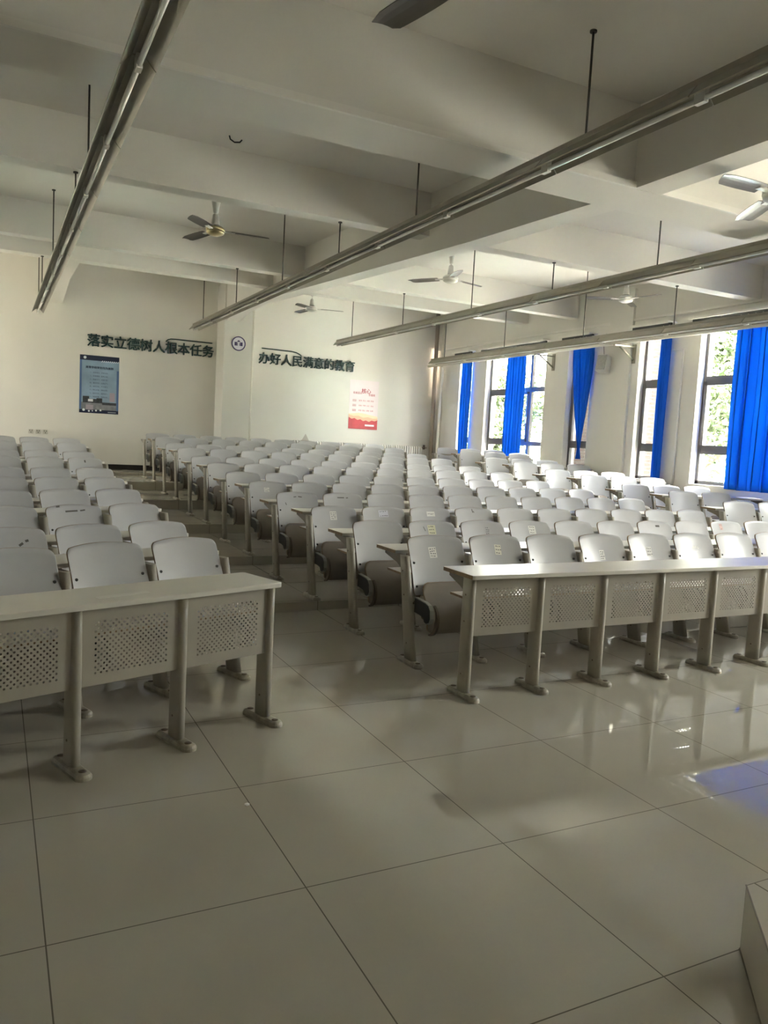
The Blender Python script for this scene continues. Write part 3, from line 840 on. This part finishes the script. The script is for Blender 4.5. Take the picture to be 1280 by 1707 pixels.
for i, (nn, s) in enumerate((('一', '志存高远，坚定信念。'), ('二', '热爱祖国，服务人民。'), ('三', '勤奋学习，自强不息。'), ('四', '遵纪守法，弘扬正气。'), ('五', '诚实守信，严于律己。'), ('六', '明礼修身，团结友爱。'), ('七', '勤俭节约，艰苦奋斗。'), ('八', '强健体魄，热爱生活。'))):
    text('printed_text', nn+'、'+s, .031, PTXT, t, (.0, -.006, .235-.069*i))
flat('picture_strip', -.335, .33, -.52, -.36, .0028, PGRY, t)
bm = bmesh.new()
for (a, b, c, d) in ((-.31, -.19, -.37, -.24), (-.19, -.05, -.37, -.29), (-.05, .06, -.37, -.27), (.06, .33, -.40, -.35)): box(bm, (a, -.0062, c), (b, -.005, d))
obj('tree_silhouettes', bm, PDRK, t)
bm = bmesh.new(); box(bm, (-.21, -.008, -.345), (-.115, -.0064, -.295)); obj('pale_gate', bm, PWHT, t)
bm = bmesh.new(); box(bm, (.20, -.0075, -.33), (.30, -.005, -.15)); obj('mauve_tower', bm, PMAU, t)
bm = bmesh.new(); box(bm, (-.25, -.0085, -.51), (-.11, -.005, -.41)); obj('path_patch', bm, PMAU, t)
flat('bottom_band', -.375, .375, -.575, -.505, .0045, PNAVY, t)
bm = bmesh.new()
for x, z, r_ in ((-.29, -.515, .026), (-.19, -.535, .018), (-.125, -.53, .012), (-.055, -.52, .018), (.03, -.51, .019)):
    bm.faces.new([bm.verts.new((x+r_*math.cos(k*math.pi/8), -.0078, z+r_*math.sin(k*math.pi/8))) for k in range(16)])
obj('white_dots', bm, PWHT, t)
flat('footer_print', .17, .33, -.553, -.535, .0075, mat('poster_grey_print', (.30, .32, .36), .5), t)

PPNK = mat('poster_pinkish_white', (.74, .66, .68), .4, noise=.06, nscale=2); PRED = mat('poster_red', (.52, .035, .045), .4, noise=.25, nscale=4); PORG = mat('poster_orange_glow', (.78, .42, .28), .4)
PCRM = mat('poster_cream_glow', (.80, .62, .42), .4); PRTX = mat('poster_red_print', (.42, .03, .06), .5)
t = thing('wall_poster', 'white and red poster low on the wall, right of the pilaster', 'poster', (7.81, YB, 2.325))
flat('poster_sheet', -.375, .375, -.57, .57, .0, PPNK, t)
def hills(name, d, m, base, tops):
    bm = bmesh.new(); n = len(tops); pts = [(-.375, base)] + [(-.375+.75*i/(n-1), tops[i]) for i in range(n)] + [(.375, base)]
    prism(bm, pts, -d-.002, -d, 'y'); return obj(name, bm, m, t)
hills('cream_glow', .0022, PCRM, -.57, [-.22, -.21, -.19, -.20, -.22, -.24, -.26])
hills('orange_hills', .0045, PORG, -.57, [-.24, -.27, -.26, -.30, -.28, -.31, -.30])
hills('red_hills', .0068, PRED, -.57, [-.30, -.34, -.32, -.36, -.34, -.38, -.36, -.39, -.355, -.37, -.34])
text('printed_text', '社会主义', .058, PRTX, t, (-.17, -.005, .27), bold=.0006)
text('printed_text', '核心', .125, PRTX, t, (.05, -.005, .315), bold=.001)
text('printed_text', '价值观', .056, PRTX, t, (.20, -.005, .235), bold=.0006)
for i, (h_, s) in enumerate((('国家', '富强  民主  文明  和谐'), ('社会', '自由  平等  公正  法治'), ('个人', '爱国  敬业  诚信  友善'))):
    z = .095-.115*i
    flat('row_tag', -.29, -.20, z-.025, z+.025, .0025, mat('poster_rose', (.50, .30, .32), .5), t)
    text('printed_text', h_, .038, PPNK, t, (-.245, -.006, z)); text('printed_text', s, .040, PRTX, t, (.06, -.005, z))
flat('footer_print', .05, .29, -.495, -.455, .0095, PWHT, t)

BDG = mat('badge_purple', (.055, .035, .13), .5); BDW = mat('badge_white', (.66, .64, .72), .5)
t = thing('round_badge', 'round white badge with purple rim high on the pilaster', 'badge', (4.575, 16.2, 3.37))
bm = bmesh.new(); lathe(bm, [(.135, 0), (.135, .012)], seg=36); o = obj('badge_disc', bm, BDW, t); o.rotation_euler = (R(90), 0, 0)
bm = bmesh.new(); A = []
for k in range(37):
    a = 2*math.pi*k/36; A.append(((.15*math.cos(a), .15*math.sin(a)), (.128*math.cos(a), .128*math.sin(a))))
for k in range(36):
    p = [A[k][0], A[k+1][0], A[k+1][1], A[k][1]]; prism(bm, p, -.016, -.0, 'y')
obj('badge_rim', bm, BDG, t)
bm = bmesh.new()
for (a, b, c, d) in ((-.085, -.035, -.045, .03), (.035, .085, -.045, .03), (-.03, -.018, -.045, .02), (.018, .03, -.045, .02)): box(bm, (a, -.016, c), (b, -.0122, d))
prism(bm, [(-.04, .035), (.04, .035), (0, .075)], -.016, -.0122, 'y')
obj('building_emblem', bm, BDG, t)
for i in range(3):
    t = thing('wall_socket', 'pale wall socket, %s of three low on the back wall at left' % ORD[i], 'socket', (.66+.13*i, YB, 1.33), group='wall sockets')
    bm = bmesh.new(); box(bm, (-.043, -.012, -.043), (.043, 0, .043)); obj('socket_plate', bm, mat('aged_plastic', (.50, .48, .42), .5), t)
    bm = bmesh.new()
    for a, b in ((-.018, .018), (.018, .018), (0, -.016)): box(bm, (a-.005, -.0135, b-.012), (a+.005, -.0122, b+.012))
    obj('socket_slots', bm, BLK, t)
# radiator
t = thing('wall_radiator', 'long white column radiator low on the back wall, behind the last middle seats', 'radiator', (5.83, 16.70, .63))
n = 58
for i in range(n):
    bm = bmesh.new(); x = i*.0615
    prism(bm, [(-.065, .09), (-.04, .06), (.04, .06), (.065, .09), (.065, .755), (.04, .785), (-.04, .785), (-.065, .755)], x-.016, x+.016, 'x')
    for z in (.09, .745): tube(bm, [(x-.031, 0, z), (x+.031, 0, z)], .02, 8)
    obj('radiator_column', bm, PVC, t)
bm = bmesh.new(); tube(bm, [(n*.0615-.03, 0, .76), (n*.0615+.12, 0, .76)], .016); tube(bm, [(n*.0615-.03, 0, .08), (n*.0615+.12, 0, .08)], .016); obj('radiator_pipe', bm, PIPEB, t)
bm = bmesh.new(); box(bm, (n*.0615+.03, -.02, .72), (n*.0615+.07, .02, .83)); obj('radiator_valve', bm, BRN, t)
bm = bmesh.new(); prism(bm, [(-.09, 0), (.09, 0), (.0, .16)], -.004, .004, 'y'); box(bm, (-.07, -.004, 0), (.07, .10, .008))
tag(obj('folded_sign', bm, mat('folded_card', (.45, .40, .36), .7), None, (6.33, 16.66, .63+.785)), 'small tented card standing on the radiator', 'card')

# ------------------------------------------------------------------ pipes, brackets, speaker
def pipe(label, path, r_, m, name='heating_pipe', cat='pipe'):
    bm = bmesh.new(); tube(bm, path, r_, 12); return tag(obj(name, bm, m), label, cat)
pipe('white vertical pipe at the right edge of the pilaster', [(4.92, 16.4, .63), (4.92, 16.4, 4.6)], .045, PIPE)
pipe('stout pale pipe running under the window heads on brackets', [(9.40, 16.62, 3.36), (9.40, 2.2, 3.36)], .036, PIPE)
pipe('dark vertical pipe in the far right corner', [(9.62, 16.66, .63), (9.62, 16.66, 4.65)], .05, PIPEB)
pipe('thin grey vertical pipe beside the dark corner pipe', [(9.69, 16.48, .63), (9.69, 16.48, 4.64)], .03, PIPE)
pipe('white drain pipe with a bend by the corner window', [(9.58, 16.28, .63), (9.58, 16.28, 2.9), (9.55, 16.2, 3.0), (9.55, 16.2, 3.32)], .035, PVC, 'drain_pipe')
pipe('thin white conduit stepping down the wall right of the brick view', [(9.73, 9.36, 3.45), (9.73, 9.36, 3.20), (9.73, 9.07, 3.19), (9.73, 9.07, .35)], .014, PVC, 'cable_conduit', 'conduit')
def wall_bracket(label, y):
    t = thing('pipe_bracket', label, 'bracket', (WX, y, 3.30), group='pipe brackets on the window wall')
    bm = bmesh.new(); box(bm, (-.012, -.04, -.26), (0, .04, .06)); obj('wall_plate', bm, TROD, t)
    bm = bmesh.new(); box(bm, (-.46, -.025, .0), (-.012, .025, .022)); obj('arm', bm, TROD, t)
    bm = bmesh.new(); tube(bm, [(-.34, 0, .0), (-.012, 0, -.2)], .016, 8); obj('brace', bm, TROD, t)
wall_bracket('triangular pipe bracket between the wide window and the knotted curtain', 12.30)
wall_bracket('triangular pipe bracket next to the wall speaker', 10.16)
wall_bracket('triangular pipe bracket near the broad curtain', 6.35)
t = thing('wall_speaker', 'white box loudspeaker tilted down on the window wall', 'speaker', (9.60, 10.72, 3.05), R(20))
bm = bmesh.new(); box(bm, (-.10, -.10, -.15), (.08, .10, .15)); o = obj('speaker_box', bm, SPK, t, bevel=.012); o.rotation_euler = (0, R(14), 0)
bm = bmesh.new(); box(bm, (-.108, -.085, -.135), (-.1005, .085, .135)); g = obj('speaker_grille', bm, mat('speaker_cloth', (.42, .42, .40), .8, noise=.2, nscale=60), t); g.rotation_euler = (0, R(14), 0)
bm = bmesh.new(); tube(bm, [(.06, 0, .0), (.15, -.02, .02)], .014, 8); tube(bm, [(.05, .03, .13), (.05, .06, .4), (.13, .06, .55)], .005, 6); obj('speaker_mount', bm, BLK, t)

# an empty fan hook left in the ceiling
bm = bmesh.new(); zc = slab_z(7.38)
tube(bm, [(1.93, 7.38, zc), (1.94, 7.38, zc-.03), (1.98, 7.38, zc-.05), (2.03, 7.38, zc-.04), (2.05, 7.38, zc-.015)], .007, 8)
tag(obj('ceiling_hook', bm, BLK), 'small dark empty hook in the ceiling above the left fan', 'hook')
# ------------------------------------------------------------------ outside the windows
bm = bmesh.new(); box(bm, (WX+.3, -20, -.6), (60, 60, -.5)); tag(obj('outdoor_ground', bm, mat('outdoor_paving', (.41, .395, .36), .9, noise=.1, nscale=.5)), 'pale paved ground outside the windows', 'ground', kind='structure')
def pier(x0, x1, y0, y1, label, n):
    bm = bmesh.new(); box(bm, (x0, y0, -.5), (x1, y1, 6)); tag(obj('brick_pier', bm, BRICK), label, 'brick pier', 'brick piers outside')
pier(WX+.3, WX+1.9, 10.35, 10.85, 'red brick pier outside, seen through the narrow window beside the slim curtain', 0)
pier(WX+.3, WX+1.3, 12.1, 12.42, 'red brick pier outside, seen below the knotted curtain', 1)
LEAF = [mat('leaf_green', (.030, .052, .014), .7), mat('leaf_pale', (.045, .064, .022), .7), mat('leaf_deep', (.020, .038, .012), .7)]
BARK = mat('tree_bark', (.09, .07, .05), .9)
def tree(label, x, y, h, r_, li, n=5200):
    t = thing('tree', label, 'tree', (x, y, -.5), group='trees outside the windows')
    bm = bmesh.new(); tube(bm, [(0, 0, 0), (.05, .03, h*.3), (0, .08, h*.75)], [.14, .11, .04], 8)
    for k in range(5):
        a = k*1.3; tube(bm, [(0.03, .04, h*(.3+.07*k)), (r_*.6*math.cos(a), r_*.6*math.sin(a), h*(.45+.08*k))], [.05, .015], 6)
    obj('trunk', bm, BARK, t)
    rnd = random.Random(int(x*13+y*7)); bm = bmesh.new()
    blobs = [(rnd.gauss(0, r_*.45), rnd.gauss(0, r_*.45), h*(.32+.62*rnd.random()), r_*(.35+.3*rnd.random())) for _ in range(16)]
    for _ in range(n):
        b = rnd.choice(blobs); d = Vector((rnd.gauss(0, 1), rnd.gauss(0, 1), rnd.gauss(0, 1))).normalized()*b[3]*rnd.random()**.4
        c = Vector(b[:3])+d; s = rnd.uniform(.06, .12)
        u = Vector((rnd.gauss(0, 1), rnd.gauss(0, 1), rnd.gauss(0, .6))).normalized(); v = u.cross(Vector((rnd.gauss(0, 1), rnd.gauss(0, 1), rnd.gauss(0, 1)))).normalized()
        bm.faces.new([bm.verts.new(c+p) for p in (-u*s, v*s*.5, u*s, -v*s*.5)]).material_index = rnd.choice((0, 0, 1, 2))
    obj('foliage', bm, LEAF if li == 0 else [LEAF[1], LEAF[1], LEAF[0]], t)
tree('leafy tree outside, behind the middle of the far wide window', 13.5, 19.3, 4.4, 1.4, 1)
tree('leafy tree outside, at the left of the far wide window', 14.5, 23.0, 5.2, 1.8, 1)
tree('broad tree outside the right-edge window', 15.5, 13.6, 5.4, 2.0, 1, 9000)
tree('tree outside, behind the broad bright curtain', 17.5, 9.0, 5.6, 1.7, 1)
tree('tree outside the window beside the podium', 15.0, 3.0, 5.6, 1.9, 1)
bm = bmesh.new(); box(bm, (18.5, 5, -.5), (18.6, 30, 1.35)); tag(obj('site_hoarding', bm, mat('pale_teal_panel', (.30, .55, .52), .7)), 'low pale teal panel fence outside beyond the trees', 'fence')
